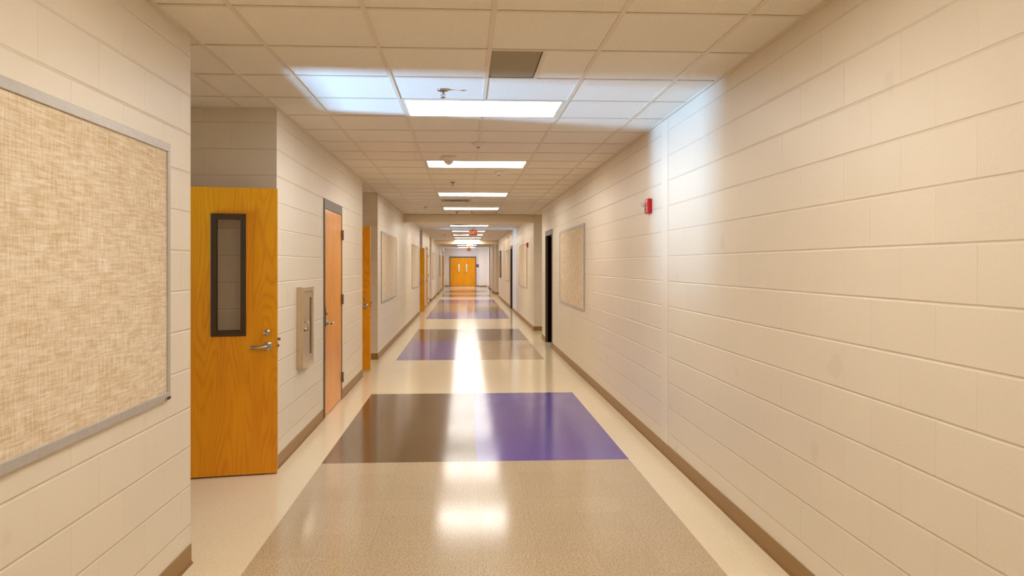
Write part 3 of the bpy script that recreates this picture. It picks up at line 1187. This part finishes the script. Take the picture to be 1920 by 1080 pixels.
# ------------------------------------------------------------------ fire alarms
def make_alarm(label, y, x=XR):
    t = thing('fire_alarm', label, 'fire alarm', (x, y, 2.01), 0, 'red wall fire alarms')
    MB().box(-0.040, -0.0005, -0.060, 0.060, 0, 0.130, 0.008, 3).build('housing', M['red'], t)
    m = MB()
    for r in range(4):
        m.box(-0.0425, -0.039, 0.000 , 0.040, 0.018 + r * 0.010, 0.023 + r * 0.010)
    m.build('horn_grille', M['black'], t)
    m = MB()
    m.box(-0.074, -0.038, 0.004, 0.052, 0.064, 0.100, 0.008, 3)
    m.build('strobe_lens', M['lens'], t)
    text_mesh('lettering', 'F\nI\nR\nE', 0.034, M['red_letters'], t, (-0.041, -0.030, 0.066), (math.pi / 2, 0, -math.pi / 2))
    return t


M['lens'] = plain('strobe_lens', lin(205, 198, 188), 0.15, spec=0.7)
a0 = make_alarm('red fire alarm strobe on the right wall left of the smooth joint strip', 6.30)
copy_tree(a0, 'small red fire alarm beside the bulletin board past the first beam', (XR, 18.6, 2.01))

# ------------------------------------------------------------------ fire extinguisher cabinet
CY0, CY1 = 6.225, 6.655
t = thing('extinguisher_cabinet', 'stainless fire extinguisher cabinet on the left wall before the closed orange door', 'cabinet', (XL, (CY0 + CY1) / 2, 0.667))
hw, H, D = (CY1 - CY0) / 2, 0.70, 0.058
m = MB()
m.box(0.0005, D - 0.012, -hw, hw, 0, H, 0.003, 1)
m.build('body', M['steel'], t)
m = MB()
fw = 0.045
m.box(D - 0.014, D, -hw, -hw + fw, 0, H, 0.004, 2)
m.box(D - 0.014, D, hw - fw, hw, 0, H, 0.004, 2)
m.box(D - 0.014, D, -hw + fw - 0.004, hw - fw + 0.004, 0, fw, 0.004, 2)
m.box(D - 0.014, D, -hw + fw - 0.004, hw - fw + 0.004, H - fw, H, 0.004, 2)
m.build('frame', M['steel'], t)
m = MB()
a, b = -hw + fw + 0.004, hw - fw - 0.004
z0, z1 = fw + 0.004, H - fw - 0.004
m.box(D - 0.013, D - 0.004, a, b - 0.115, z0, z1)
m.box(D - 0.013, D - 0.004, b - 0.035, b, z0, z1)
m.box(D - 0.013, D - 0.004, b - 0.115, b - 0.035, z0, z0 + 0.05)
m.box(D - 0.013, D - 0.004, b - 0.115, b - 0.035, z1 - 0.05, z1)
dr = m.build('cabinet_door', M['steel'], t)
MB().box(D - 0.0118, D - 0.009, b - 0.115, b - 0.035, z0 + 0.05, z1 - 0.05).build('glass_strip', M['glass_dark'], dr)
m = MB()
m.tube([(D - 0.005, a + 0.035, 0.32), (D + 0.022, a + 0.035, 0.325), (D + 0.026, a + 0.035, 0.36), (D + 0.022, a + 0.035, 0.395), (D - 0.005, a + 0.035, 0.40)], 0.005, 10)
m.lathe([(0.013, -0.004), (0.013, 0.010), (0.009, 0.013)], (D, a + 0.020, 0.335), 'x', 18)
m.build('door_handle', M['chrome'], dr)

# ------------------------------------------------------------------ room sign by the end doors
t = thing('room_sign', 'small dark square sign with a pale figure right of the double doors', 'sign', (0.925, YE, 1.40))
MB().box(-0.085, 0.085, -0.012, -0.001, 0, 0.21, 0.003, 1).build('sign_plate', M['sign_brown'], t)
m = MB()
m.lathe([(0.012, -0.0135), (0.012, -0.0115)], (0.0, 0, 0.165), 'y', 16)
m.tube([(0.0, -0.0125, 0.150), (0.0, -0.0125, 0.105), (0.030, -0.0125, 0.100), (0.042, -0.0125, 0.062)], 0.006, 8)
for k in range(18):
    a = math.pi * (0.75 + 1.25 * k / 17)
    a2 = math.pi * (0.75 + 1.25 * (k + 1) / 17)
    m.tube([(0.0 + 0.038 * math.cos(a), -0.0125, 0.080 + 0.038 * math.sin(a)), (0.038 * math.cos(a2), -0.0125, 0.080 + 0.038 * math.sin(a2))], 0.005, 6)
m.build('wheelchair_symbol', M['red_letters'], t)
